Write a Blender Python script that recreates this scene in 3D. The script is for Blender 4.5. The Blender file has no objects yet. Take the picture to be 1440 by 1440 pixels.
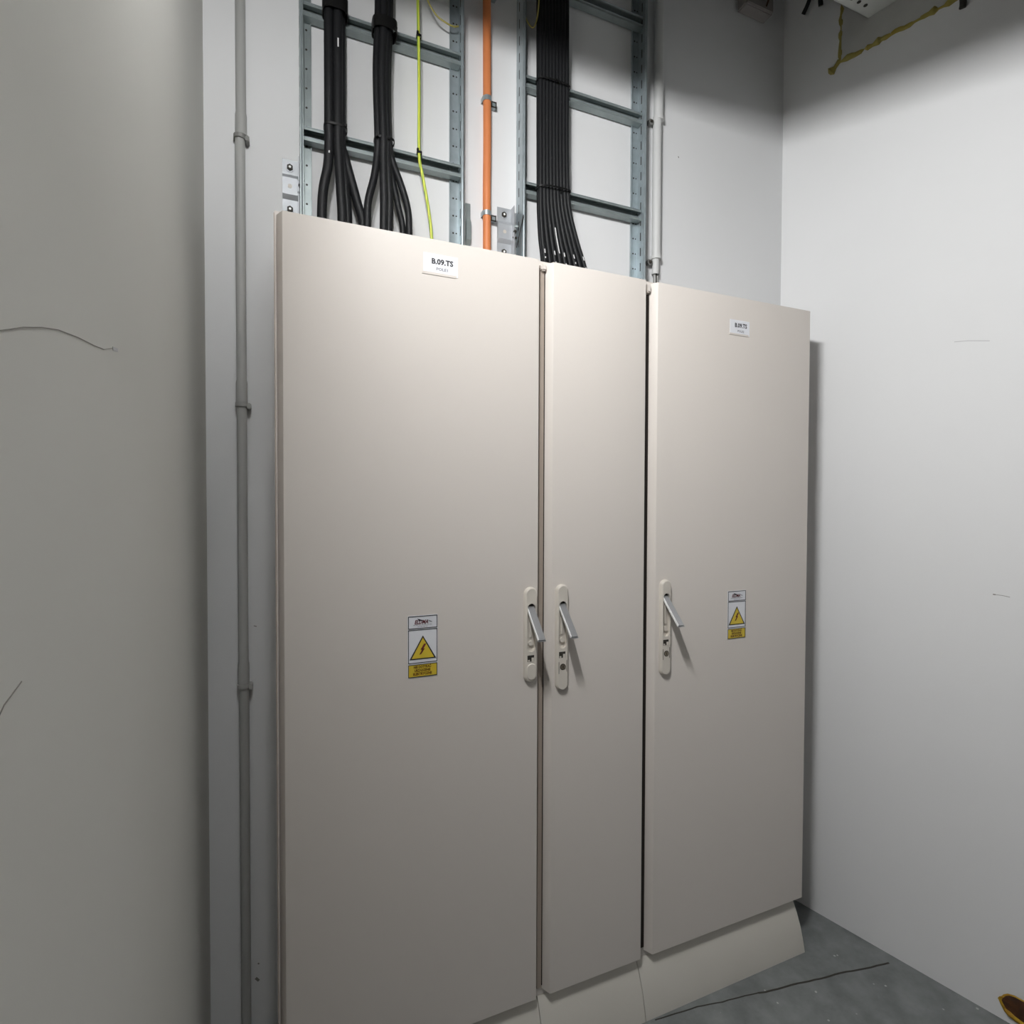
import bpy, bmesh, math, random
from mathutils import Vector, Matrix, noise
random.seed(7)
C = bpy.context.scene.collection
PI = math.pi

# ------------------------------------------------------------ materials
def mat(name, col, rough=.5, metal=0., bump=None, var=None, spec=.5, emit=None):
    m = bpy.data.materials.new(name); m.use_nodes = True
    nt = m.node_tree; b = nt.nodes['Principled BSDF']
    b.inputs['Base Color'].default_value = (*col, 1)
    b.inputs['Roughness'].default_value = rough
    b.inputs['Metallic'].default_value = metal
    b.inputs['Specular IOR Level'].default_value = spec
    tc = nt.nodes.new('ShaderNodeTexCoord')
    if var:   # (scale, amount, second colour)
        n = nt.nodes.new('ShaderNodeTexNoise'); n.inputs['Scale'].default_value = var[0]
        n.inputs['Detail'].default_value = 5
        nt.links.new(tc.outputs['Object'], n.inputs['Vector'])
        r = nt.nodes.new('ShaderNodeValToRGB')
        r.color_ramp.elements[0].position = .5-var[1]; r.color_ramp.elements[1].position = .5+var[1]
        r.color_ramp.elements[0].color = (*col, 1); r.color_ramp.elements[1].color = (*var[2], 1)
        nt.links.new(n.outputs['Fac'], r.inputs['Fac'])
        nt.links.new(r.outputs['Color'], b.inputs['Base Color'])
    if bump:  # (scale, strength, distance)
        n = nt.nodes.new('ShaderNodeTexNoise'); n.inputs['Scale'].default_value = bump[0]
        n.inputs['Detail'].default_value = 4
        nt.links.new(tc.outputs['Object'], n.inputs['Vector'])
        bp = nt.nodes.new('ShaderNodeBump'); bp.inputs['Strength'].default_value = bump[1]
        bp.inputs['Distance'].default_value = bump[2]
        nt.links.new(n.outputs['Fac'], bp.inputs['Height']); nt.links.new(bp.outputs['Normal'], b.inputs['Normal'])
    if emit:
        b.inputs['Emission Color'].default_value = (*emit[0], 1); b.inputs['Emission Strength'].default_value = emit[1]
    return m

M = {}
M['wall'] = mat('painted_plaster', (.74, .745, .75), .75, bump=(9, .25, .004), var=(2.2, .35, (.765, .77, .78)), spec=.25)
M['wall_l_dim'] = mat('plaster_left_dim_tone', (.605, .60, .56), .75, bump=(7, .25, .004), var=(2.0, .35, (.64, .635, .60)), spec=.25)  # same plaster, darker and warmer: dim bounced light put into its colour
M['scratch'] = mat('scratch_mark', (.22, .21, .19), .8)
M['zinc'] = mat('zinc_plated_steel', (.40, .42, .44), .5, .35, var=(30, .3, (.50, .52, .55)))
M['scratch2'] = mat('faint_scratch', (.52, .52, .53), .8)
M['cab'] = mat('cabinet_paint', (.68, .632, .588), .42, bump=(260, .05, .0004), var=(1.4, .4, (.695, .648, .605)), spec=.2)
M['plinth'] = mat('plinth_paint', (.69, .66, .60), .5, var=(3, .4, (.64, .61, .55)))
M['gasket'] = mat('black_gasket', (.025, .018, .014), .8)
M['frame'] = mat('cabinet_frame_paint', (.38, .32, .27), .5)
M['handle'] = mat('handle_plastic', (.66, .615, .55), .45)
M['recess'] = mat('handle_recess', (.60, .56, .50), .5)
M['steel'] = mat('brushed_steel', (.42, .43, .44), .42, .75, var=(40, .4, (.5, .5, .52)))
M['steel_glint'] = mat('painted_steel_glint', (.95, .95, .95), .35, .0)  # white colour paints in the glint on lever edges and bolt tips
M['dark'] = mat('dark_hole', (.03, .026, .02), .7)
M['lock'] = mat('lock_brass', (.34, .29, .22), .35, .8)
M['galv'] = mat('galvanised_steel', (.33, .38, .40), .42, .6, bump=(60, .1, .0004), var=(28, .25, (.46, .52, .55)))
M['galv_dark'] = mat('darker_galvanised_steel', (.25, .29, .29), .45, .45, var=(22, .3, (.37, .42, .42)))  # darker tone of the galvanised steel
M['black'] = mat('black_cable_sheath', (.009, .0095, .011), .55, spec=.3)
M['tie'] = mat('black_nylon_tie', (.004, .004, .004), .4)
M['print'] = mat('white_cable_print', (.75, .75, .75), .6)
M['white'] = mat('white_sticker', (.80, .81, .85), .4)
M['ink'] = mat('black_ink', (.02, .02, .025), .5)
M['grey_ink'] = mat('grey_ink', (.22, .22, .25), .5)
M['red_ink'] = mat('dark_red_ink', (.12, .012, .02), .5)
M['yellow'] = mat('warning_yellow', (.72, .50, .035), .45, var=(60, .3, (.66, .52, .05)))
M['brown_ink'] = mat('brown_ink', (.13, .055, .005), .5)
M['orange'] = mat('orange_conduit_plastic', (.62, .205, .07), .5, bump=(30, .2, .001))
M['greyp'] = mat('grey_painted_pipe', (.36, .365, .355), .6, var=(4, .3, (.40, .40, .385)))
M['greyp2'] = mat('light_grey_pvc_pipe', (.60, .605, .60), .5)
M['greyclip'] = mat('grey_clip', (.22, .22, .21), .6)
M['foam'] = mat('polyurethane_foam', (.33, .29, .09), .9, bump=(60, .8, .006), var=(14, .2, (.30, .22, .03)))
M['foam_b'] = mat('bright_polyurethane_foam', (.62, .42, .02), .8, bump=(70, .8, .006), var=(30, .2, (.25, .10, .01)))
M['char'] = mat('dark_brown_cavity', (.035, .012, .004), .8, bump=(60, .8, .004), var=(40, .2, (.09, .03, .005)))
M['mortar'] = mat('grey_mortar', (.42, .42, .40), .85, bump=(20, .5, .005), var=(10, .3, (.50, .50, .48)))
M['darkwall'] = mat('dark_painted_wall', (.10, .10, .10), .8)
M['ceil'] = mat('dark_concrete_ceiling', (.10, .10, .095), .9, var=(3, .3, (.14, .14, .13)))
M['tray'] = mat('white_perforated_tray', (.58, .59, .56), .5)
M['box'] = mat('grey_box_plastic', (.27, .25, .24), .6)
M['lampbody'] = mat('lamp_housing', (.7, .7, .7), .5)
M['diff'] = mat('lamp_diffuser', (.9, .9, .9), .4, emit=((1, .98, .95), 2.0))

# green and yellow earth wire: diagonal stripes
m = mat('green_yellow_wire', (.5, .6, .1), .45); M['gy'] = m
nt = m.node_tree; b = nt.nodes['Principled BSDF']; tc = nt.nodes.new('ShaderNodeTexCoord')
wv = nt.nodes.new('ShaderNodeTexWave'); wv.bands_direction = 'X'; wv.inputs['Scale'].default_value = 45; wv.inputs['Distortion'].default_value = .5
r = nt.nodes.new('ShaderNodeValToRGB'); r.color_ramp.elements[0].color = (.36, .52, .05, 1); r.color_ramp.elements[1].color = (.72, .72, .10, 1)
r.color_ramp.elements[0].position = .45; r.color_ramp.elements[1].position = .55
nt.links.new(tc.outputs['Object'], wv.inputs['Vector']); nt.links.new(wv.outputs['Fac'], r.inputs['Fac']); nt.links.new(r.outputs['Color'], b.inputs['Base Color'])
M['loop'] = mat('thin_olive_wire', (.42, .36, .10), .5)

# concrete floor: mottled dark grey with pale specks
m = mat('concrete_floor', (.12, .13, .13), .6); M['floor'] = m
nt = m.node_tree; b = nt.nodes['Principled BSDF']; tc = nt.nodes.new('ShaderNodeTexCoord')
n1 = nt.nodes.new('ShaderNodeTexNoise'); n1.inputs['Scale'].default_value = 9; n1.inputs['Detail'].default_value = 8; n1.inputs['Roughness'].default_value = .6
r1 = nt.nodes.new('ShaderNodeValToRGB')
r1.color_ramp.elements[0].position = .3; r1.color_ramp.elements[0].color = (.13, .14, .14, 1)
r1.color_ramp.elements[1].position = .72; r1.color_ramp.elements[1].color = (.25, .265, .265, 1)
vo = nt.nodes.new('ShaderNodeTexVoronoi'); vo.inputs['Scale'].default_value = 22
n2 = nt.nodes.new('ShaderNodeTexNoise'); n2.inputs['Scale'].default_value = 60
ad = nt.nodes.new('ShaderNodeMath'); ad.operation = 'MULTIPLY_ADD'; ad.inputs[1].default_value = .14; 
r2 = nt.nodes.new('ShaderNodeValToRGB')
r2.color_ramp.elements[0].position = .12; r2.color_ramp.elements[0].color = (1, 1, 1, 1)
r2.color_ramp.elements[1].position = .165; r2.color_ramp.elements[1].color = (0, 0, 0, 1)
mx = nt.nodes.new('ShaderNodeMix'); mx.data_type = 'RGBA'
for nd in (n1, vo, n2): nt.links.new(tc.outputs['Object'], nd.inputs['Vector'])
nt.links.new(n1.outputs['Fac'], r1.inputs['Fac'])
nt.links.new(n2.outputs['Fac'], ad.inputs[0]); nt.links.new(vo.outputs['Distance'], ad.inputs[2])
nt.links.new(ad.outputs[0], r2.inputs['Fac'])
nt.links.new(r2.outputs['Color'], mx.inputs['Factor'])
nt.links.new(r1.outputs['Color'], mx.inputs['A']); mx.inputs['B'].default_value = (.46, .47, .46, 1)
nt.links.new(mx.outputs['Result'], b.inputs['Base Color'])
bp = nt.nodes.new('ShaderNodeBump'); bp.inputs['Strength'].default_value = .35; bp.inputs['Distance'].default_value = .004
nt.links.new(n1.outputs['Fac'], bp.inputs['Height']); nt.links.new(bp.outputs['Normal'], b.inputs['Normal'])

# ------------------------------------------------------------ mesh helper
class MB:
    def __init__(s): s.bm = bmesh.new(); s.mats = []; s.smooth = []
    def mi(s, k):
        if k not in s.mats: s.mats.append(k)
        return s.mats.index(k)
    def poly(s, loops, k, smooth=False, cap=True, closed=True):
        """loops: list of rings (equal length) bridged in order"""
        i = s.mi(k); R = [[s.bm.verts.new(p) for p in L] for L in loops]; n = len(R[0])
        for a, b_ in zip(R, R[1:]):
            for j in range(n if closed else n-1):
                f = s.bm.faces.new((a[j], a[(j+1) % n], b_[(j+1) % n], b_[j])); f.material_index = i; f.smooth = smooth
        if cap:
            for L in (R[0][::-1], R[-1]):
                f = s.bm.faces.new(L); f.material_index = i
        return s
    def box(s, x0, x1, y0, y1, z0, z1, k, bev=0):
        if bev:
            t = bmesh.new(); bmesh.ops.create_cube(t, size=1)
            for v in t.verts: v.co = Vector(((x0+x1)/2+v.co.x*(x1-x0), (y0+y1)/2+v.co.y*(y1-y0), (z0+z1)/2+v.co.z*(z1-z0)))
            bmesh.ops.bevel(t, geom=t.edges[:], offset=bev, segments=2, affect='EDGES')
            s.add(t, k, True); return s
        a = [(x0, y0, z0), (x1, y0, z0), (x1, y1, z0), (x0, y1, z0)]
        return s.poly([a, [(p[0], p[1], z1) for p in a]], k)
    def add(s, t, k, smooth=False):
        i = s.mi(k); mp = {v: s.bm.verts.new(v.co) for v in t.verts}
        for f in t.faces:
            try:
                g = s.bm.faces.new([mp[v] for v in f.verts]); g.material_index = i; g.smooth = smooth
            except ValueError: pass
        t.free(); return s
    def tube(s, pts, r, k, n=12, cap=True):
        P = [Vector(p) for p in pts]; rs = r if isinstance(r, (list, tuple)) else [r]*len(P)
        loops = []; up = None
        for j, p in enumerate(P):
            d = (P[min(j+1, len(P)-1)]-P[max(j-1, 0)]).normalized()
            if up is None: up = Vector((0, 1, 0)) if abs(d.y) < .9 else Vector((1, 0, 0))
            a = d.cross(up).normalized(); c = a.cross(d).normalized(); up = c
            loops.append([p+rs[j]*(math.cos(t)*a+math.sin(t)*c) for t in [2*PI*q/n for q in range(n)]])
        return s.poly(loops, k, True, cap)
    def prism(s, pts, axis, a0, a1, k, smooth=False):
        """2-D outline extruded along x, y or z"""
        def at(p, a):
            return {'x': (a, p[0], p[1]), 'y': (p[0], a, p[1]), 'z': (p[0], p[1], a)}[axis]
        return s.poly([[at(p, a0) for p in pts], [at(p, a1) for p in pts]], k, smooth)
    def disc(s, c, nrm, r, h, k, n=16, smooth=False):
        c = Vector(c); nn = Vector(nrm).normalized()
        return s.tube([c, c+nn*h], r, k, n)
    def done(s, name, parent=None, sharp=35):
        bmesh.ops.recalc_face_normals(s.bm, faces=s.bm.faces[:])
        me = bpy.data.meshes.new(name); s.bm.to_mesh(me); s.bm.free()
        for k in s.mats: me.materials.append(M[k])
        try: me.set_sharp_from_angle(angle=math.radians(sharp))
        except Exception: pass
        o = bpy.data.objects.new(name, me); C.objects.link(o)
        if parent: o.parent = parent; o.matrix_parent_inverse = Matrix()
        return o

def tag(o, label=None, cat=None, group=None, kind=None):
    for k, v in (('label', label), ('category', cat), ('group', group), ('kind', kind)):
        if v: o[k] = v
    return o
def thing(name, label, cat, loc=(0, 0, 0), group=None):
    o = bpy.data.objects.new(name, None); C.objects.link(o); o.location = loc; o.empty_display_size = .05
    return tag(o, label, cat, group)
def child(mb, name, root, label=None):
    """parts are modelled in world coordinates; shift into the thing's frame"""
    L = Vector(root.location)
    r = root
    while r.parent: r = r.parent; L = L + Vector(r.location)
    for v in mb.bm.verts: v.co -= L
    o = mb.done(name, root)
    if label: o['label'] = label
    return o
def spline(pts, n=10):
    P = [Vector(p) for p in pts]; P = [2*P[0]-P[1]]+P+[2*P[-1]-P[-2]]; out = []
    for i in range(1, len(P)-2):
        for q in range(n):
            t = q/n; a, b_, c, d = P[i-1:i+3]
            out.append(.5*((2*b_)+(c-a)*t+(2*a-5*b_+4*c-d)*t*t+(3*b_-a-3*c+d)*t**3))
    return out+[P[-2]]

# ------------------------------------------------------------ setting
D = .25                       # back wall plane y = D, cabinet doors at y = 0, camera at y = -1.32
XL = -.181
CEIL = 3.62
YF = -4.6
tn = math.tan(math.radians(14.43))
def xr(y): return 1.8473 - tn*y          # right wall, slightly splayed
def strips(mb, k, lines, frame, w=.0008):
    """thin marks on a wall: a ribbon lying 0.4 mm proud of it"""
    for L, ww in lines:
        P = [frame(*p) for p in L]
        for a, b_ in zip(P, P[1:]):
            d = (b_-a); nrm = frame.n; s_ = d.cross(nrm).normalized()*ww/2
            h = nrm*.0005
            mb.poly([[a-s_-nrm*.0005, a+s_-nrm*.0005, a+s_+h, a-s_+h], [b_-s_-nrm*.0005, b_+s_-nrm*.0005, b_+s_+h, b_-s_+h]], k)

wb = MB(); wb.box(XL-.15, 2.1, D, D+.15, 0, CEIL, 'wall')
strips_b = lambda u, z: Vector((u, D, z)); 
class Fr:
    def __init__(s, f, n): s.f = f; s.n = Vector(n)
    def __call__(s, *a): return Vector(s.f(*a))
FB = Fr(lambda u, z: (u, D, z), (0, -1, 0))
strips(wb, 'scratch', [([(-.0755, .262), (-.068, .252)], .006), ([(-.070, .30), (-.067, .297)], .003), ([(-.075, 1.20), (-.068, 1.198)], .002),
                       ([(1.285, 2.742), (1.287, 2.737)], .003)], FB)
wb = wb.done('wall_back'); tag(wb, kind='structure')
wl = MB(); wl.box(XL-.15, XL, YF, D, 0, CEIL, 'wall_l_dim')
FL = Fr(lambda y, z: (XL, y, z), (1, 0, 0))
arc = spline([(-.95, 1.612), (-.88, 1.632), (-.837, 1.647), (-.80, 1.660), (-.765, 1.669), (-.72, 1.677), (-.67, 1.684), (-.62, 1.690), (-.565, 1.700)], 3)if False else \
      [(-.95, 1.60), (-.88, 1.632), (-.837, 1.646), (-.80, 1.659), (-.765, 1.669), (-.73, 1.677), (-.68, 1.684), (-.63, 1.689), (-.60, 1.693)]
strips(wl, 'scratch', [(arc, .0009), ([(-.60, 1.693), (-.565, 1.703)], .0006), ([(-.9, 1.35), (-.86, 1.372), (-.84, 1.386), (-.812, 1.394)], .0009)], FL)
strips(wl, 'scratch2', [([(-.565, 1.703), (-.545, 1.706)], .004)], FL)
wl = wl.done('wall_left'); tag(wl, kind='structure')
wr = MB(); wr.prism([(xr(D+.15), D+.15), (xr(YF), YF), (xr(YF)+.15, YF), (xr(D+.15)+.15, D+.15)], 'z', 0, CEIL, 'wall')
FR = Fr(lambda y, z: (xr(y), y, z), (-math.cos(math.atan(tn)), -math.sin(math.atan(tn)), 0))
strips(wr, 'scratch', [([(-.379, 1.256), (-.385, 1.256)], .003), ([(-.385, 1.256), (-.40, 1.2555), (-.416, 1.253)], .0013)], FR)
strips(wr, 'scratch2', [([(-.278, 2.026), (-.31, 2.022), (-.36, 2.010)], .002)], FR)
wr = wr.done('wall_right'); tag(wr, kind='structure')
wf = MB(); wf.box(XL-.15, xr(YF)+.15, YF-.15, YF, 0, CEIL, 'darkwall'); tag(wf.done('wall_front'), kind='structure')
ce = MB(); ce.box(XL-.15, xr(YF)+.15, YF-.15, D+.15, CEIL, CEIL+.15, 'ceil'); tag(ce.done('ceiling'), kind='structure')
fl = MB(); fl.box(XL-.15, xr(YF)+.15, YF-.15, D+.15, -.15, 0, 'floor')
FF = Fr(lambda x, y: (x, y, 0), (0, 0, 1))
cr = [(1.846, -.161), (1.75, -.146), (1.66, -.126), (1.58, -.117), (1.50, -.102), (1.40, -.089), (1.31, -.070), (1.23, -.060), (1.146, -.043), (1.07, -.036), (.98, -.027)]
cr2 = []
for i in range(len(cr)-1):
    for q in range(4):
        t = q/4; cr2.append((cr[i][0]*(1-t)+cr[i+1][0]*t, cr[i][1]*(1-t)+cr[i+1][1]*t+random.uniform(-.0009, .0009)))
for i in range(len(cr2)-1):
    strips(fl, 'dark', [([cr2[i], cr2[i+1]], .0055 if i < 22 else .0035)], FF)
tag(fl.done('floor'), kind='structure')

# ------------------------------------------------------------ text
def text_mesh(body, size, k, loc, bold=0., shear=0., width=None):
    cu = bpy.data.curves.new('t', 'FONT'); cu.body = body; cu.size = size; cu.align_x = 'CENTER'; cu.align_y = 'CENTER'
    cu.offset = bold; cu.shear = shear; cu.resolution_u = 2
    o = bpy.data.objects.new('t', cu); C.objects.link(o)
    dg = bpy.context.evaluated_depsgraph_get(); dg.update()
    me = bpy.data.meshes.new_from_object(o.evaluated_get(dg))
    bm = bmesh.new(); bm.from_mesh(me)
    xs = [v.co.x for v in bm.verts]; s = 1 if not width or not xs else width/(max(xs)-min(xs))
    for v in bm.verts: v.co = Vector((loc[0]+v.co.x*s, loc[1], loc[2]+v.co.y))
    bpy.data.objects.remove(o); bpy.data.curves.remove(cu); bpy.data.meshes.remove(me)
    return bm
def add_flat(mb, bm, k):
    i = mb.mi(k); mp = {v: mb.bm.verts.new(v.co) for v in bm.verts}
    for f in bm.faces:
        try: g = mb.bm.faces.new([mp[v] for v in f.verts]); g.material_index = i
        except ValueError: pass
    bm.free()
def flat(mb, pts, y, k):
    f = mb.bm.faces.new([mb.bm.verts.new((p[0], y, p[1])) for p in pts]); f.material_index = mb.mi(k)
def frame_lines(mb, x0, x1, z0, z1, w, y, k):
    for a in ((x0, x1, z1-w, z1), (x0, x1, z0, z0+w), (x0, x0+w, z0, z1), (x1-w, x1, z0, z1)):
        mb.box(a[0], a[1], y, y+.0003, a[2], a[3], k)

def warning_sign(root, cx, dy=0.):
    z1, z0, hw = 1.2465, 1.0935, .0375
    s = MB(); s.box(cx-hw, cx+hw, -.0008+dy, .0004+dy, z0, z1, 'white'); s.box(cx-hw+.0015, cx+hw-.0015, -.0012+dy, 0+dy, z0+.0015, z0+.031, 'yellow')
    sg = child(s, 'warning_sign', root, 'white and yellow high voltage warning sticker')
    p = MB(); y = -.0015+dy
    frame_lines(p, cx-hw+.001, cx+hw-.001, z1-.0325, z1-.001, .0017, y, 'ink')
    frame_lines(p, cx-hw+.001, cx+hw-.001, z0+.0355, z1-.0345, .0017, y, 'ink')
    frame_lines(p, cx-hw+.001, cx+hw-.001, z0+.001, z0+.0325, .0017, y, 'ink')
    bz = z0+.0445; hh = .062*.95; w = .0335
    flat(p, [(cx-w, bz), (cx+w, bz), (cx, bz+hh)], y, 'ink')
    flat(p, [(cx-w*.84, bz+.0028), (cx+w*.84, bz+.0028), (cx, bz+hh*.91)], y-.0003, 'yellow')
    b0 = bz+.013
    flat(p, [(cx-.0090, b0-.001), (cx-.0045, b0), (cx+.0050, b0+.0135), (cx+.0012, b0+.0132), (cx+.0085, b0+.0250), (cx+.0026, b0+.0250), (cx-.0060, b0+.0110), (cx-.0020, b0+.0108)], y-.0006, 'red_ink')
    for i, t in enumerate(('NIE DOTYKAĆ', 'URZĄDZENIE', 'ELEKTRYCZNE')):
        add_flat(p, text_mesh(t, .0085, 'x', (cx-.001, y, z0+.0255-i*.0085), .00045, width=(.044, .040, .047)[i]), 'brown_ink')
    add_flat(p, text_mesh('ELDMA', .0135, 'x', (cx-.004, y, z1-.0165), .0004, shear=.25, width=.034), 'red_ink')
    flat(p, [(cx-.0145, z1-.0055), (cx-.0125, z1-.0075), (cx+.002, z1-.0125), (cx-.010, z1-.0135)], y-.0003, 'ink')
    flat(p, [(cx+.008, z1-.0100), (cx+.024, z1-.0165), (cx+.020, z1-.0172)], y-.0003, 'grey_ink')
    for k in range(7): p.box(cx-.024+k*.0068, cx-.0185+k*.0068, y, y+.0003, z1-.0238, z1-.0229, 'grey_ink')   # small print, too small to read
    for k in range(4): p.box(cx-.013+k*.0068, cx-.0080+k*.0068, y, y+.0003, z1-.0276, z1-.0268, 'grey_ink')
    child(p, 'lettering', sg)
def name_label(root, cx, cz, body2, tilt=0., w=.088, h=.050):
    s = MB(); s.box(cx-w/2, cx+w/2, -.0008, .0004, cz-h/2, cz+h/2, 'white')
    s.box(cx-w/2-.003, cx+w/2-.004, -.0014, .0002, cz-h/2-.002, cz-h/2+.004, 'cab')
    sg = child(s, 'name_label', root, 'small white name sticker near the top edge')
    p = MB()
    add_flat(p, text_mesh('B.09.TS', .018, 'x', (cx+.004, -.0012, cz+.006), .0006, width=w*.62), 'ink')
    add_flat(p, text_mesh(body2, .0095, 'x', (cx+.004, -.0012, cz-.0115), .0002, width=w*.33), 'grey_ink')
    child(p, 'lettering', sg)

# ------------------------------------------------------------ cabinets
def stadium(cx, z0, z1, hw, n=10):
    pts = []
    for q in range(n+1): t = PI*q/n; pts.append((cx+hw*math.cos(t), z1-hw+hw*math.sin(t)))
    for q in range(n+1): t = PI+PI*q/n; pts.append((cx+hw*math.cos(t), z0+hw+hw*math.sin(t)))
    return pts
def handle(root, cx, z0, z1, locked):
    hw = .0185
    L = lambda pts, y: [(p[0], y, p[1]) for p in pts]
    m = MB()
    o1 = stadium(cx, z0, z1, hw); o2 = stadium(cx, z0+.0015, z1-.0015, hw-.0015); o3 = stadium(cx, z0+.004, z1-.004, hw-.0045)
    s1 = stadium(cx, 1.128, 1.257, .0115); s0 = stadium(cx, 1.128, 1.257, .0115)
    s1 = [(p[0], max(p[1], 1.120) if p[1] > 1.19 else max(p[1], 1.122)) for p in s1]
    m.poly([L(o1, .001), L(o1, -.006), L(o2, -.010), L(o3, -.0125), L(s1, -.0125), L(s1, -.003)], 'handle', False, cap=False)
    # recess floor, guide rib, small boss
    m.box(cx-.0115, cx+.0115, -.004, -.001, 1.122, 1.257, 'recess')
    m.box(cx-.0035, cx+.0035, -.007, -.003, 1.165, 1.235, 'handle', .0012)
    m.disc((cx, -.003, 1.150), (0, -1, 0), .0065, .006, 'handle')
    m.box(cx-.0118, cx+.0118, -.010, -.003, 1.1215, 1.1235, 'handle')
    # catch opening below the recess
    m.box(cx-.0118, cx+.0075, -.0129, -.006, 1.103, 1.1195, 'dark')
    m.box(cx-.001, cx+.0075, -.0138, -.006, 1.101, 1.114, 'handle', .001)
    m.box(cx-.0105, cx-.0050, -.0133, -.006, 1.1035, 1.108, 'recess')
    if locked:
        m.box(cx-.0125, cx-.0113, -.0130, -.006, 1.060, 1.092, 'dark')
        m.box(cx+.0113, cx+.0125, -.0130, -.006, 1.064, 1.096, 'dark')
    else:
        m.poly([L(stadium(cx, z0+.007, 1.098, .0135), -.0125), L(stadium(cx, z0+.009, 1.096, .0125), -.0150)], 'handle', False)
    h = child(m, 'handle', root, 'beige oblong swing handle plate' + (' with a round key lock' if locked else ''))
    lv = MB()
    a = Vector((cx, -.0035, 1.2455)); b_ = Vector((cx, -.0745, 1.1730)); d = (b_-a).normalized(); nn = Vector((0, -d.z, d.y)).normalized()
    if nn.y > 0: nn = -nn
    w = .0095; t = .0042
    def ring(p, ww=w): return [p+Vector((-ww, 0, 0)), p+Vector((ww, 0, 0)), p+Vector((ww, 0, 0))+nn*t, p+Vector((-ww, 0, 0))+nn*t]
    lv.poly([ring(a), ring(b_)], 'steel')
    e = lambda p: [p+Vector((-w-.0016, 0, 0))-nn*.001, p+Vector((-w+.0002, 0, 0))-nn*.001, p+Vector((-w+.0002, 0, 0))+nn*(t+.001), p+Vector((-w-.0016, 0, 0))+nn*(t+.001)]
    lv.poly([e(a), e(b_)], 'steel_glint')
    lv.box(cx-w-.001, cx+w+.001, b_.y-.004, b_.y+.0035, b_.z-.002, b_.z+.0005, 'steel')
    lv.tube([(cx-w, -.004, 1.2455), (cx+w, -.004, 1.2455)], .0045, 'steel')
    child(lv, 'lever', h, 'grey metal lever swung out from the plate')
    pv = MB(); pv.prism([(cx+.0112*math.cos(t_), 1.2462+.0112*math.sin(t_)) for t_ in [PI*q/12 for q in range(13)]] + [(cx-.0112, 1.238), (cx-.0085, 1.238), (cx-.0085, 1.243), (cx+.0085, 1.243), (cx+.0085, 1.246)], 'y', -.0045, -.0035, 'dark')
    child(pv, 'pivot_slot', h, 'black pivot opening')
    if locked:
        lk = MB(); lk.disc((cx, -.006, 1.078), (0, -1, 0), .0085, .0075, 'dark', 20); lk.disc((cx, -.006, 1.078), (0, -1, 0), .0066, .0082, 'lock', 20)
        lk.box(cx-.0009, cx+.0009, -.0146, -.012, 1.0735, 1.0825, 'dark')
        child(lk, 'lock_cylinder', h, 'round metal key lock')

ZT, ZB = 2.170, .170
def cabinet(label, x0, x1, dx0, dx1, ch, px0, px1, plug=None):
    r = thing('electrical_cabinet', label, 'electrical cabinet', ((x0+x1)/2, D/2, 0), 'row of three beige electrical cabinets')
    b_ = MB(); b_.box(x0+.0008, x1-.0008, .028, D-.003, .150, 2.1795, 'cab')
    child(b_, 'body', r)
    d = MB()
    # door: folded sheet, chamfered hinge edge
    y1 = .0255
    sec = [(dx0-ch, y1), (dx0-.001, .0012), (dx0+.0012, 0), (dx1-.0012, 0), (dx1, .0012), (dx1, y1)]
    d.poly([[(p[0], p[1], z) for p in sec] for z in (ZB, ZT)], 'cab')
    door = child(d, 'door', r)
    p = MB()
    prof = [(D-.01, 0), (-.024, 0), (-.0235, .004), (-.017, .035), (-.006, .075), (.010, .115), (.024, .142), (.032, .1498), (D-.01, .1498)]
    p.poly([[(xx, q[0], q[1]) for q in prof] for xx in (px0, px1)], 'plinth')
    child(p, 'plinth', r, 'curved cream skirting plinth')
    return r
c1 = cabinet('widest-looking beige steel electrical cabinet at the left end, under the left cable ladder', -.018, .6405, 0, .6285, .013, -.018, .6428)
c2 = cabinet('narrow beige steel electrical cabinet in the middle, below the wide black cable bundle', .6405, .9755, .6707, .9712, .0135, .6450, .9728)
c3 = cabinet('beige steel electrical cabinet at the right end, next to the bare white wall', .9755, 1.6375, 1.0134, 1.6375, .0145, .9750, 1.625)
handle(c1, .6045, 1.046, 1.300, False)
handle(c2, .6985, 1.012, 1.302, True)
handle(c3, 1.0445, 1.012, 1.297, True)
name_label(c1, .3595, 2.110, 'POLE1'); name_label(c3, 1.3265, 2.076, 'POLE2', w=.080, h=.046)
warning_sign(c1, .3145); warning_sign(c3, 1.3275)
# left trim, dark slots of the gaps, and hinge caps
t = MB(); t.box(-.0185, -.0165, .004, .030, ZB, 2.164, 'frame'); t.box(-.0165, -.0135, .010, .030, ZB, 2.167, 'cab', .0008); child(t, 'edge_trim', c1, 'narrow folded strip along the left edge')
g = MB(); g.box(.6407, .6545, .0236, .0282, ZB+.004, 2.166, 'frame'); child(g, 'door_frame', c2, 'brownish strip of frame seen in the gap beside the door')
for c, xa, xb, z1 in ((c2, .6545, .6573, 2.146), (c3, .9878, .9986, 2.138)):
    g = MB(); g.box(xa, xb, .0232, .0283, ZB+.01, z1, 'gasket'); child(g, 'seal', c, 'black rubber seal in the gap')
    g = MB(); g.box(xb-.0155, xb-.0003, .012, .0283, z1+.004, 2.1675, 'cab', .003); child(g, 'hinge_cap', c)

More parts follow.
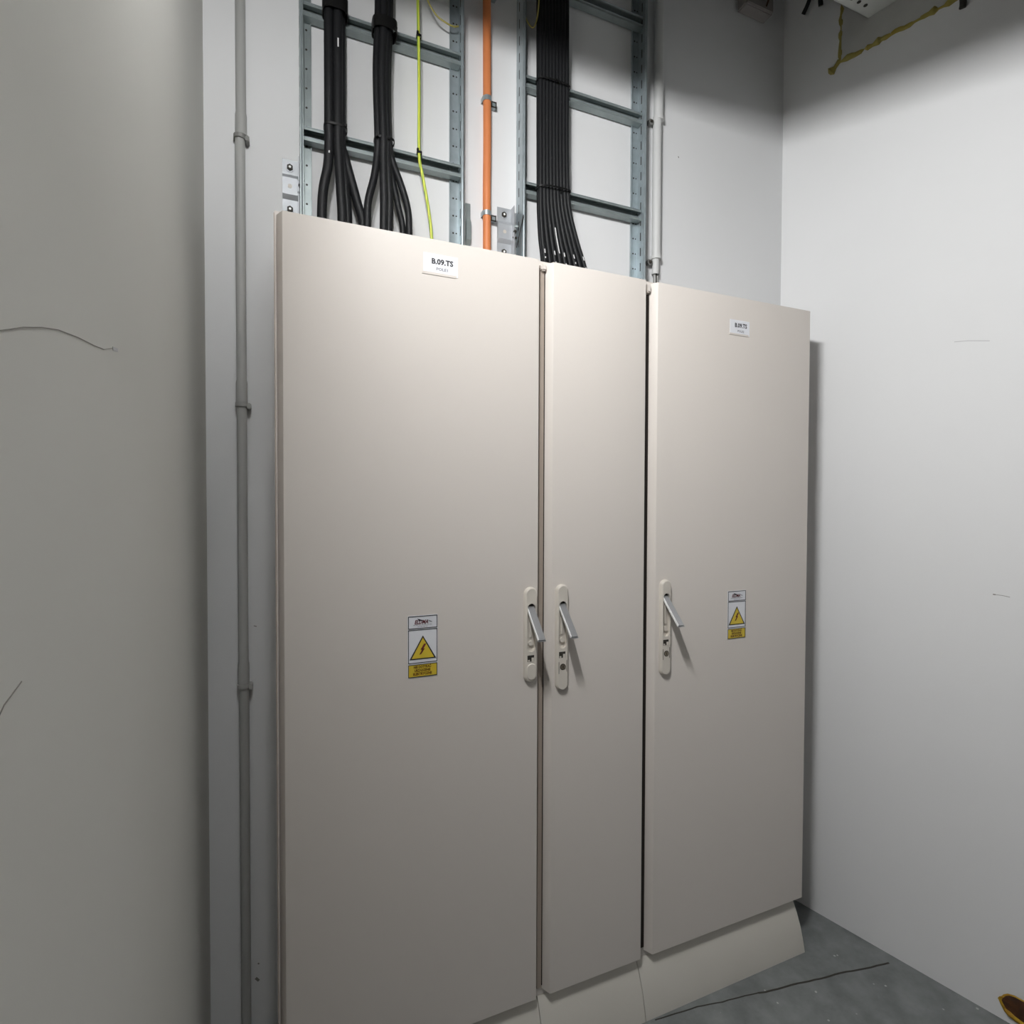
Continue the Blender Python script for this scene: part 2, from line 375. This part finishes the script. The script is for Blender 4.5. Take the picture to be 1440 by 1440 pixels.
# ------------------------------------------------------------ cable ladders
def ladder(label, xa, xb, seed, brackets):
    r = thing('cable_ladder', label, 'cable ladder', ((xa+xb)/2, D, 2.2), 'galvanised cable ladders on the back wall')
    z0, z1 = 2.183, CEIL-.02
    for side, xw in ((1, xa), (-1, xb)):
        m = MB(); f = side
        pr = [(xw, .198), (xw, D-.003), (xw+f*.030, D-.003), (xw+f*.030, D-.010), (xw+f*.028, D-.010), (xw+f*.028, D-.005), (xw+f*.002, D-.005), (xw+f*.002, .200), (xw+f*.009, .200), (xw+f*.009, .198)]
        if f < 0: pr = pr[::-1]
        m.prism(pr, 'z', z0, z1, 'galv_dark' if side == 1 and seed == 0 else 'galv')
        # bright rolled front edge
        m.tube([(xw+f*.0045, .1975, z0), (xw+f*.0045, .1975, z1)], .0022, 'galv', 8)
        k = 0; z = z0+.02
        while z < z1-.05:
            m.box(xw-.0004, xw+.0024*f if f > 0 else xw+.0004, .2235, .2275, z, z+.027, 'dark') if f > 0 else m.box(xw-.0024, xw+.0004, .2235, .2275, z, z+.027, 'dark')
            m.disc((xw+f*.018, D-.0048, z+.0135), (0, -1, 0), .0028, .0006, 'dark', 10)
            if k % 1 == 0: m.disc((xw+f*.0085, D-.0048, z+.0135), (0, -1, 0), .0022, .0006, 'dark', 10)
            z += .0505; k += 1
        child(m, 'rail', r)
    for z in (2.505, 2.825, 3.14, 3.455):
        m = MB(); a, b_ = xa+.0035, xb-.0035
        # C profile, open to the front
        pr = [(.243, z-.036), (.243, z), (.219, z), (.219, z-.0085), (.2205, z-.0085), (.2205, z-.0015), (.2415, z-.0015), (.2415, z-.0345), (.2205, z-.0345), (.2205, z-.0275), (.219, z-.0275), (.219, z-.036)]
        m.prism(pr, 'x', a, b_, 'galv_dark')
        m.tube([(a, .2193, z-.0015), (b_, .2193, z-.0015)], .0016, 'galv', 6); m.tube([(a, .2193, z-.0275), (b_, .2193, z-.0275)], .0014, 'galv', 6)
        x = a+.02
        while x < b_-.03: m.box(x, x+.020, .2408, .2419, z-.0225, z-.0135, 'dark'); x += .048
        child(m, 'rung', r)
    for (bx0, bx1, bz0, bz1, dark) in brackets:
        m = MB(); k = 'galv_dark' if dark else 'zinc'  # dark bracket: the shadow it lies in is put into the colour
        h = bz1-bz0; q = lambda t: bz0+h*t
        out = [(D-.004, q(0)), (D-.004, q(.30)), (D-.013, q(.37)), (D-.013, q(.66)), (D-.004, q(.74)), (D-.004, q(1)), (D-.001, q(1)), (D-.001, q(.0))]
        m.prism(out, 'x', bx0, bx1, k)
        if not dark: m.box(bx1-.002, bx1, D-.030, D-.001, q(.0), q(1), k)
        bk = child(m, 'wall_bracket', r, 'stepped wall bracket, its shade put into a dark colour' if dark else 'bright zinc stepped wall bracket')
        if not dark:
            cx = bx0+(bx1-bx0)*.45
            for tz in (.13, .86):
                w = MB(); w.disc((cx, D-.004, q(tz)), (0, -1, 0), .0112, .0015, 'zinc'); w.disc((cx, D-.0055, q(tz)), (0, -1, 0), .0082, .004, 'dark', 6); w.disc((cx, D-.0095, q(tz)), (0, -1, 0), .0032, .001, 'steel_glint', 8)
                child(w, 'bolt', bk)
            w = MB(); w.disc((bx1+.002, D-.024, q(.50)), (0, -1, 0), .005, .006, 'dark', 6); w.tube([(bx1-.002, D-.022, q(.62)), (bx1+.012, D-.03, q(.60))], .0035, 'galv_dark', 8); w.tube([(bx1-.002, D-.022, q(.40)), (bx1+.008, D-.03, q(.38))], .003, 'dark', 8)
            child(w, 'clamp_screw', bk)
            w = MB(); w.disc((cx, D-.0128, q(.51)), (0, -1, 0), .0055, .0008, 'recess', 14); child(w, 'slot', bk)
    return r
ladder('galvanised cable ladder on the left, carrying two round black cable bundles and a green wire', .042, .4815, 0,
       [(.000, .0405, 2.275, 2.424, False), (.502, .517, 2.24, 2.414, True)])
ladder('galvanised steel cable ladder on the right, carrying one wide black cable bundle', .6655, 1.113, 1,
       [(.603, .6495, 2.270, 2.424, False)])

# ------------------------------------------------------------ cables
def cable(name, pts, r, k, label, cat, group=None, marks=()):
    P = spline(pts, 8); m = MB(); m.tube(P, r, k, 12)
    for (t, ln) in marks:     # small white print on the front of the sheath
        i = min(int(t*(len(P)-1)), len(P)-2); p = P[i]; q = P[i+1]; d = (q-p).normalized()
        c = p+Vector((0, -1, 0))*(r+.0001)
        m.poly([[c+Vector((s*.0016, -.0003 if w else .001, 0))+d*e for s, w in ((-1, 0), (-1, 1), (1, 1), (1, 0))] for e in (-ln/2, ln/2)], 'print')
    return tag(m.done(name), label, cat, group)
ZC = 2.181; TOP = CEIL-.03
gA = 'cables of the left round bundle'; gB = 'cables of the right round bundle on the left ladder'; gC = 'cables of the wide bundle'
yA = .1895
# left bundle: (x top, y top), then the spread below the tie at z ~2.48
L1 = [(.1125, yA, [(.113, 2.46), (.1095, 2.40), (.0985, 2.34), (.0945, 2.28)], 'leftmost strand of the left cable bundle, bending away to the left'),
      (.1345, yA-.003, [(.135, 2.46), (.138, 2.40), (.141, 2.34), (.1445, 2.28)], 'second strand of the left cable bundle, hanging straight down'),
      (.1440, yA+.016, [(.146, 2.46), (.151, 2.40), (.1565, 2.34), (.1600, 2.28)], 'third strand of the left cable bundle, behind the straight one'),
      (.1250, yA+.018, [(.148, 2.46), (.166, 2.40), (.186, 2.33), (.2020, 2.27)], 'rightmost strand of the left cable bundle, slanting down to the right')]
for xt, yt, sp, lb in L1:
    cable('power_cable', [(xt, yt, TOP), (xt+.001, yt, 3.1), (xt, yt, 2.83), (xt, yt, 2.65), (xt, yt, 2.505)]+[(x, yt+.003, z) for x, z in sp]+[(sp[-1][0], yt+.004, ZC)],
          .0122, 'black', 'black cable, '+lb, 'cable', gA, [(.62, .006)] if lb.startswith('leftmost') else ([(.3, .022)] if lb.startswith('second') else ()))
L2 = [(.2375, yA, [(.236, 2.46), (.228, 2.40), (.212, 2.33), (.2090, 2.27)], 'leftmost strand of the second cable bundle, curving out to the left'),
      (.2505, yA-.008, [(.2505, 2.46), (.2515, 2.40), (.2525, 2.34), (.2520, 2.28)], 'front middle strand of the second cable bundle'),
      (.2620, yA, [(.262, 2.46), (.2655, 2.40), (.268, 2.34), (.2665, 2.28)], 'second middle strand of the second cable bundle'),
      (.2560, yA+.017, [(.270, 2.46), (.282, 2.40), (.296, 2.34), (.3080, 2.28)], 'thin inner strand on the right of the second cable bundle'),
      (.2700, yA+.014, [(.279, 2.46), (.303, 2.40), (.321, 2.34), (.3250, 2.28)], 'rightmost strand of the second cable bundle, bowed out to the right')]
for i, (xt, yt, sp, lb) in enumerate(L2):
    xo = .0015
    cable('power_cable', [(xt+xo, yt, TOP), (xt+xo, yt, 3.1), (xt+xo, yt, 2.84), (xt-.004, yt, 2.68), (xt, yt, 2.505)]+[(x, yt+.003, z) for x, z in sp]+[(sp[-1][0]-.002, yt+.004, ZC)],
          (.0100, .0112, .0112, .0088, .0095)[i], 'black', 'black cable, '+lb, 'cable', gB)
def fan(i, n, back):
    u = i/(n-1)
    xt = .7235+u*.0905; y = .198 if not back else .2105
    xb = .7425+u*.148
    cable('control_cable', [(xt, y, TOP), (xt-.001, y, 3.1), (xt, y, 2.8), (xt+.001, y-.001*math.sin(i*2.1), 2.62), (xt+.002+u*.003, y, 2.485),
                            (xt+.004+u*.012, y+.002, 2.42), ((xt*.5+xb*.5)+u*.004, y+.003, 2.34), (xb-u*.006, y+.004, 2.265), (xb+u*.012, y+.004, ZC)],
          .0068 if not back else .0072, 'black',
          {0: 'black cable at the left edge of the wide bundle, hanging nearly straight', n-1: 'black cable at the right edge of the wide bundle, fanning out furthest'}.get(i, 'black cable in the middle of the wide bundle fanning out over the narrow cabinet') if not back
          else 'black cable in the rear layer of the wide bundle on the right ladder', 'cable', gC,
          [(.86+.015*((i*7) % 3), .005), (.83, .012)] if (not back and i % 2 == 0) else ([(.72, .02), (.765, .03), (.80, .035)] if (i == 3 and not back) else ()))
for i in range(9): fan(i, 9, False)
for i in range(8): fan(i+.001, 8, True) if False else fan(i, 8, True)

def tie(cx, cy, z, rx, ry, label, w=.004, tail=None, slope=0., group='black cable ties'):
    m = MB(); n = 28; pts = [(cx+rx*math.copysign(abs(math.cos(t))**.6, math.cos(t)), cy+ry*math.copysign(abs(math.sin(t))**.6, math.sin(t)), z+slope*math.cos(t)) for t in [2*PI*q/n for q in range(n)]]
    loops = []
    P = [Vector(p) for p in pts]; c = Vector((cx, cy, z))
    for j in range(n):
        p = P[j]; o = (p-c); o.z = 0; o.normalize()
        loops.append([p+Vector((0, 0, -w/2)), p+o*.0012+Vector((0, 0, -w/2)), p+o*.0012+Vector((0, 0, w/2)), p+Vector((0, 0, w/2))])
    loops.append(loops[0]); m.poly(loops, 'tie', cap=False)
    if tail: m.box(cx+tail[0]-.003, cx+tail[0]+.003, cy-ry-.006, cy-ry+.0005, z-.004+tail[1], z+.003+tail[1], 'tie', .001)
    return tag(m.done('cable_tie'), label, 'cable tie', group)
tie(.1290, .197, 2.503, .0285, .0215, 'black tie round the left cable bundle on the lower rung', .006, (.024, .001))
tie(.1290, .197, 2.815, .031, .028, 'wide black wrap round the left cable bundle on the upper rung', .045, (.02, .02))
tie(.2545, .194, 2.500, .0262, .0200, 'black tie round the second cable bundle on the lower rung', .006, (-.022, -.001))
tie(.2560, .196, 2.800, .032, .028, 'wide black wrap round the second cable bundle on the upper rung', .030, (.026, -.012))
tie(.7705, .2035, 2.487, .0570, .0215, 'thin black tie round the wide cable bundle on the lower rung', .005, (.014, -.006), slope=.004)
tie(.7690, .2035, 2.806, .0550, .0215, 'thin black tie round the wide cable bundle on the upper rung', .005, (.0, 0))

cable('earth_wire', [(.350, .209, TOP), (.350, .209, 3.0), (.3515, .209, 2.86), (.3525, .208, 2.78), (.3535, .208, 2.65), (.3535, .208, 2.50), (.3640, .209, 2.44), (.3800, .211, 2.36), (.3905, .213, 2.28), (.3940, .214, ZC)],
      .0042, 'gy', 'green and yellow earth wire tied to the left cable ladder', 'wire')
tie(.3525, .208, 2.822, .0062, .0058, 'small black tie holding the earth wire to the upper rung', .006, (-.005, .004), group='small ties on the earth wire')
tie(.3540, .208, 2.502, .0062, .0058, 'small black tie holding the earth wire to the lower rung', .006, (-.006, .004), group='small ties on the earth wire')
cable('thin_wire', [(.358, .212, 3.2), (.362, .210, 3.02), (.372, .209, 2.945), (.400, .208, 2.900), (.430, .208, 2.886), (.455, .214, 2.888), (.472, .222, 2.90)],
      .0022, 'loop', 'thin olive wire loop hanging beside the right rail of the left ladder', 'wire', 'thin hanging wire loops')
cable('thin_wire', [(.6700, .214, 3.06), (.677, .212, 2.995), (.693, .205, 2.960), (.706, .200, 2.965), (.712, .188, 3.02), (.712, .187, 3.15)],
      .0020, 'loop', 'thin olive wire loop hanging by the left rail of the right ladder', 'wire', 'thin hanging wire loops')
cable('loose_tie_end', [(.6655, .190, 2.385), (.6560, .190, 2.34), (.6440, .192, 2.285)], .0016, 'tie', 'thin black strap end hanging over the bracket of the right ladder', 'strap')

# orange conduit with clips
cable('orange_conduit', [(.5640, .2345, TOP), (.5635, .2345, 3.05), (.5640, .2345, 2.90), (.5645, .2340, 2.75), (.5655, .2345, 2.60), (.5645, .2345, 2.45), (.5650, .2340, 2.35), (.5655, .2340, ZC)],
      .0122, 'orange', 'orange plastic conduit running up the wall between the two ladders', 'conduit')
for z, lb in ((2.725, 'metal saddle clip half way up the orange conduit'), (2.388, 'metal saddle clip low on the orange conduit, just above the cabinet'), (3.045, 'metal saddle clip at the top of the orange conduit')):
    m = MB(); cx = .5645; n = 14
    arcp = [(cx+.0140*math.cos(t), .2345-.0140*math.sin(t)) for t in [PI*q/n for q in range(n+1)]]
    arcq = [(cx+.0127*math.cos(t), .2345-.0127*math.sin(t)) for t in [PI*q/n for q in range(n+1)]][::-1]
    m.prism([(cx+.0140, .249)]+arcp+[(cx-.0140, .249), (cx-.0127, .249)]+arcq+[(cx+.0127, .249)], 'z', z-.007, z+.007, 'galv')
    r = tag(m.done('pipe_clip'), lb, 'clip', 'metal clips on the orange conduit')
    m = MB(); m.box(cx+.0135, cx+.0300, .232, .2335, z-.018, z-.0145, 'dark'); m.box(cx+.0135, cx+.0300, .232, .2335, z-.0035, z-.0005, 'dark')
    m.box(cx+.0135, cx+.0165, .232, .2335, z-.018, z, 'dark'); m.box(cx+.0272, cx+.0300, .232, .2335, z-.018, z, 'dark'); m.box(cx+.0135, cx+.0290, .2335, .249, z-.016, z-.002, 'galv')
    m.done('clip_foot', r)

# ------------------------------------------------------------ pipes
r = thing('wall_pipe', 'grey painted pipe running from floor to ceiling left of the cabinets', 'pipe', (-.098, .236, 0))
zz = [0, 1.056, 1.778, 2.452, TOP+.02]
for i in range(4):
    m = MB(); rr = .0118; x = (-.0975, -.0985, -.0985, -.0960)[i]
    z0, z1 = zz[i], zz[i+1]
    if i: m.tube([(x, .2365, z0), (x, .2365, z0+.05), (x, .2365, z0+.058), (x, .2365, z1)], [.0138, .0134, rr, rr], 'greyp', 20)
    else: m.tube([(x, .2365, z0), (x, .2365, z1)], rr, 'greyp', 20)
    child(m, 'pipe_section', r)
def clip(x, z, s, k, label, group):
    m = MB(); n = 14; R0, R1 = .0128, .0152; yc = .2365
    a = [(x+R1*math.cos(t), yc-R1*math.sin(t)) for t in [PI*q/n for q in range(n+1)]]
    b_ = [(x+R0*math.cos(t), yc-R0*math.sin(t)) for t in [PI*q/n for q in range(n+1)]][::-1]
    m.prism([(x+R1, .249)]+a+[(x-R1, .249), (x-R0, .249)]+b_+[(x+R0, .249)], 'z', z-.011, z-.001, k)
    m.box(min(x+s*.0125, x+s*.0215), max(x+s*.0125, x+s*.0215), .226, .249, z-.017, z-.001, k, .002)
    tag(m.done('pipe_clip'), label, 'clip', group)
for z, lb in zip(zz[1:4], ('lowest', 'middle', 'topmost')):
    clip(-.0985, z, 1, 'greyclip' if z > 2 else 'greyp', lb+' saddle clip on the grey pipe left of the cabinets', 'clips on the grey pipe')
r = thing('wall_pipe', 'light grey plastic pipe coming down behind the right cabinet, right of the right ladder', 'pipe', (1.185, .236, 2.25))
m = MB(); m.tube([(1.1880, .236, 2.8345), (1.1880, .236, TOP+.02)], .0165, 'greyp2', 20); m.tube([(1.1880, .236, 2.829), (1.1880, .236, 2.842)], .0185, 'greyp2', 20); child(m, 'pipe_section', r, 'wider upper length')
m = MB(); m.tube([(1.1835, .236, 2.3640), (1.1835, .236, 2.835)], .0148, 'greyp2', 20); m.tube([(1.1835, .236, 2.359), (1.1835, .236, 2.371)], .0175, 'greyp2', 20); child(m, 'pipe_section', r)
m = MB(); m.tube([(1.1815, .236, 2.308), (1.1815, .236, 2.364)], .0118, 'greyp2', 20, cap=False); m.tube([(1.1815, .236, 2.3075), (1.1815, .236, 2.313)], .0124, 'greyp2', 20, cap=False); child(m, 'pipe_section', r, 'narrow lower end')
for i, dx in enumerate((-.0075, -.0025, .0025, .0075)):
    m = MB(); m.tube([(1.1815+dx, .234, ZC), (1.1815+dx, .236, 2.34)], .0021, ('greyclip', 'greyp2', 'dark', 'greyp')[i], 8)
    tag(m.done('pipe_wire'), ('dark', 'pale', 'black', 'grey')[i]+' thin wire coming out of the lower end of the light grey plastic pipe', 'wire', 'wires out of the plastic pipe')
for z, lb in ((2.828, 'dark grey wall clip beside the upper joint of the plastic pipe'), (2.356, 'dark grey wall clip beside the lower joint of the plastic pipe')):
    m = MB(); m.box(1.147, 1.1665, .228, .249, z-.020, z-.002, 'greyclip', .004); m.box(1.150, 1.159, .2262, .229, z-.016, z-.008, 'dark')
    tag(m.done('pipe_clip'), lb, 'clip', 'clips on the plastic pipe')

# ------------------------------------------------------------ right wall: tray, opening, foam
NR = Vector((-math.cos(math.atan(tn)), -math.sin(math.atan(tn)), 0)); TR = Vector((-math.sin(math.atan(tn)), math.cos(math.atan(tn)), 0))
def onr(y, z, off=0.): return Vector((xr(y), y, z))+NR*off
def foam_run(path, r0, k, mb, amp=.35, seed=0, off=.0):
    P = []
    for a, b_ in zip(path, path[1:]):
        n = max(2, int(math.hypot(b_[0]-a[0], b_[1]-a[1])/.012))
        for q in range(n): t = q/n; P.append((a[0]+(b_[0]-a[0])*t, a[1]+(b_[1]-a[1])*t))
    P.append(path[-1])
    pts = []; rs = []
    for i, (y, z) in enumerate(P):
        v = noise.noise(Vector((i*.35, seed, 0))); w = noise.noise(Vector((i*.5, seed+5, 3)))
        pts.append(onr(y+w*.006, z+v*.008, off)); rs.append(r0*(1+amp*noise.noise(Vector((i*.6, seed+9, 1)))*2))
    rs[0] *= .5; rs[-1] *= .5
    mb.tube(pts, rs, k, 10)
pm = MB()
poly_p = [(.048, 3.096), (.048, 3.40), (-.62, 3.40), (-.62, 3.085), (-.25, 3.078), (-.05, 3.088)]
pm.poly([[onr(y, z, .0002) for y, z in poly_p], [onr(y, z, .006) for y, z in poly_p]], 'mortar')
tag(pm.done('mortar_patch'), 'grey mortar patch closing the opening round the tray, high on the right wall', 'wall patch')
fm = MB()
foam_run([(.050, 3.40), (.049, 3.28), (.052, 3.18), (.052, 3.10)], .0070, 'foam', fm, .5, 1)
foam_run([(.062, 3.092), (.03, 3.092), (-.06, 3.086), (-.15, 3.084), (-.25, 3.077), (-.33, 3.075), (-.42, 3.08), (-.55, 3.082), (-.62, 3.085)], .0075, 'foam', fm, .8, 3)
foam_run([(.088, 3.072), (.07, 3.085), (.055, 3.10)], .012, 'foam', fm, .6, 6)
tag(fm.done('expanding_foam'), 'yellow-brown line of hardened foam round the opening high on the right wall', 'foam')

m = MB(); y0, y1, zt = -.36, -.034, 3.182
m.box(.9, xr(y1)-.001, y1-.0015, y1, zt, zt+.06, 'tray'); m.box(.9, xr(y0)-.001, y0, y0+.0015, zt, zt+.06, 'tray')
n = 40; xe = xr(y1)-.001
sl = [(xe, y1), (xr(y0)-.001, y0), (.9, y0), (.9, y1)]
m.poly([[(p[0], p[1], zt) for p in sl], [(p[0], p[1], zt+.0015) for p in sl]], 'tray')
tr = thing('cable_tray', 'white perforated metal tray running into the foamed opening high on the right wall', 'cable tray', (1.4, -.2, zt))
for i in range(28):
    for j in range(5):
        x = .93+i*.032; y = y1-.030-j*.055
        if x < xr(y)-.04: m.disc((x+(.016 if j % 2 else 0), y, zt-.0004), (0, 0, -1), .0065, .0006, 'dark', 10)
child(m, 'tray_bottom', tr, 'white sheet with rows of round holes')
m = MB(); m.tube(spline([(.9, -.10, zt+.012), (1.3, -.09, zt+.012), (1.6, -.095, zt+.012), (1.82, -.09, zt+.012)], 6), .009, 'foam', 10)
tag(m.done('tray_cable'), 'yellowish cable lying in the perforated tray', 'cable')

# junction box on back wall, cable ends by the corner
r = thing('junction_box', 'grey junction box at the top of the back wall near the right corner', 'junction box', (1.605, D, 3.4))
m = MB(); m.box(1.545, 1.675, .205, D-.001, 3.325, 3.455, 'box', .004); child(m, 'box', r)
m = MB(); m.box(1.548, 1.672, .200, .205, 3.328, 3.452, 'box', .002); child(m, 'lid', r)
cable('box_cable', [(1.50, .17, 3.50), (1.56, .185, 3.42), (1.61, .190, 3.375), (1.635, .194, 3.362)], .0045, 'black', 'short black cable drooping over the grey junction box', 'cable')
cable('box_cable', [(1.640, .190, 3.366), (1.634, .193, 3.345), (1.631, .194, 3.335)], .003, 'char', 'dark brown wire end hanging below the black cable on the junction box', 'cable')
def rp(y, z, o=.03): return tuple(onr(y, z, o))
cable('cable_end', [rp(.10, 3.46, .05), rp(.125, 3.40, .04), rp(.150, 3.355, .03), rp(.172, 3.335, .02)], .007, 'black', 'black cable end above the corner, pointing left', 'cable', 'cable ends in the upper right corner')
cable('cable_end', [rp(.07, 3.46, .05), rp(.09, 3.40, .04), rp(.108, 3.345, .03), rp(.112, 3.322, .02)], .008, 'black', 'black cable end above the corner, hanging straight down', 'cable', 'cable ends in the upper right corner')
m = MB(); m.tube([rp(.122, 3.40, .045), rp(.130, 3.365, .035), rp(.133, 3.355, .034)], .009, 'greyp', 10)
tag(m.done('cable_lug'), 'small light grey cable lug between the two black cable ends in the corner', 'cable lug')
cable('cable_stub', [rp(-.27, 3.14, .02), rp(-.283, 3.09, .015), rp(-.285, 3.05, .008), rp(-.283, 3.035, .006)], [.009, .0085][0], 'dark', 'dark cable stub sticking down from the foam at the top right', 'cable')

# foam filled penetration low on the right wall
m = MB(); n = 28; cy, cz = -.475, .052
def el(a, b_, off, seed=0, rot=.0):
    out = []
    for q in range(n):
        t = 2*PI*q/n; w = 1+.28*noise.noise(Vector((math.cos(t)*1.5, math.sin(t)*1.5, seed)))
        out.append(onr(cy+a*w*math.cos(t), cz+b_*w*math.sin(t), off))
    return out
m.poly([el(.068, .040, .0005, 1), el(.066, .038, .004, 1), el(.060, .032, .007, 2), el(.052, .024, .004, 3), el(.045, .018, .001, 4)], 'foam_b', True)
r = tag(m.done('foam_plug'), 'yellow-brown foam plug round a dark hole, low on the right wall near the floor', 'foam plug')
m = MB(); m.poly([[p+Vector((0, 0, .009)) for p in el(.060, .031, .0072, 1)], [p+Vector((0, 0, .010)) for p in el(.050, .022, .0095, 2)]], 'char', True)
o = m.done('cavity', r); o['label'] = 'dark brown charred hollow'
m = MB(); foam_run([(-.425, .040), (-.445, .030), (-.475, .022), (-.52, .018)], .007, 'foam_b', m, .5, 11, .006); m.done('foam_lip', r)

# ------------------------------------------------------------ room lamp and added fill
# hooded box lamp hanging from the ceiling in front of the cabinets (out of frame, above the camera)
LX, LY, LZ = .0, -1.0, 2.595
lamp = r = thing('pendant_lamp', 'white box lamp hanging on two rods under a wide flat hood', 'lamp', (LX, LY, LZ))
m = MB(); m.box(LX-.06, LX+.03, LY-.30, LY+.30, LZ-.028, LZ+.017, 'lampbody', .003); child(m, 'housing', r)
m = MB(); m.box(LX-.17, LX+.44, LY-.50, LY+.54, LZ+.017, LZ+.025, 'lampbody'); child(m, 'hood', r)  # unseen hood, lip sized to set the shade line on the walls
for yy in (-.25, .25):
    m = MB(); m.tube([(LX, LY+yy, LZ+.02), (LX, LY+yy, CEIL-.06)], .006, 'greyp', 8); child(m, 'rod', r)
m = MB(); m.box(LX+.03, LX+.034, LY-.29, LY+.29, LZ-.012, LZ+.012, 'diff'); m.box(LX-.05, LX+.02, LY+.30, LY+.304, LZ-.012, LZ+.012, 'diff'); child(m, 'diffuser', r)
def area(name, loc, target, sx, sy, w, col=(1, 1, 1), spread=PI):
    l = bpy.data.lights.new(name, 'AREA'); l.shape = 'RECTANGLE'; l.size = sx; l.size_y = sy; l.energy = w; l.color = col; l.spread = spread
    o = bpy.data.objects.new(name, l); C.objects.link(o); o.location = loc
    d = Vector(target)-Vector(loc); o.rotation_euler = d.to_track_quat('-Z', 'Y').to_euler(); return o
KEY = area('pendant_lamp_light', (.038, 0, -.005), (1.038, -.20, -.305), .58, .042, 58, (1, 1, .995))
KEY2 = area('pendant_lamp_fill_lobe', (-.015, .308, 0), (-.015, 1.308, -.30), .07, .024, 4.0, (1, 1, .995))  # second lobe, added to brighten the left strip of the back wall
lamp.rotation_euler = (math.radians(12), 0, 0)      # tilted to shape the shade line the hood throws
for o in (KEY, KEY2): o.parent = lamp
# unseen fill panel added behind the camera to lift the lower walls
r = thing('fill_lamp', 'flat white fill panel added behind the camera to lift the lower walls', 'lamp', (1.1, -2.7, 2.62))
m = MB(); m.box(.8, 1.4, -3.0, -2.4, 2.62, 2.66, 'lampbody'); child(m, 'housing', r)
m = MB(); m.tube([(1.1, -2.7, 2.66), (1.1, -2.7, CEIL-.002)], .012, 'greyp', 8); child(m, 'rod', r)
m = MB(); m.box(.82, 1.38, -2.98, -2.42, 2.616, 2.62, 'diff'); child(m, 'diffuser', r)
FILL = area('fill_lamp_light', (1.1, -2.7, 2.61), (1.1, -2.7, 0),   .5, .5, 1.8, (.97, .985, 1))

w = bpy.data.worlds.new('World'); bpy.context.scene.world = w; w.use_nodes = True
w.node_tree.nodes['Background'].inputs[0].default_value = (.5, .5, .5, 1); w.node_tree.nodes['Background'].inputs[1].default_value = .05

# ------------------------------------------------------------ camera
yaw, pitch, roll = .39487644, -.02052897, .0033387
cd = bpy.data.cameras.new('Camera'); cam = bpy.data.objects.new('Camera', cd); C.objects.link(cam)
cy_, sy_ = math.cos(yaw), math.sin(yaw)
f = Vector((sy_*math.cos(pitch), cy_*math.cos(pitch), math.sin(pitch))); rt = Vector((cy_, -sy_, 0)); up = rt.cross(f)
r2 = rt*math.cos(roll)+up*math.sin(roll); u2 = -rt*math.sin(roll)+up*math.cos(roll)
mw = Matrix((( r2.x, u2.x, -f.x, 0), (r2.y, u2.y, -f.y, -1.32491669), (r2.z, u2.z, -f.z, 1.5294879), (0, 0, 0, 1)))
cam.matrix_world = mw
cd.sensor_width = 36; cd.lens = 36*769/1440; cd.clip_start = .01
sc = bpy.context.scene; sc.camera = cam
sc.view_settings.view_transform = 'Standard'; sc.view_settings.look = 'None'; sc.view_settings.gamma = 1
sc.view_settings.use_curve_mapping = False; sc.view_settings.exposure = -.04
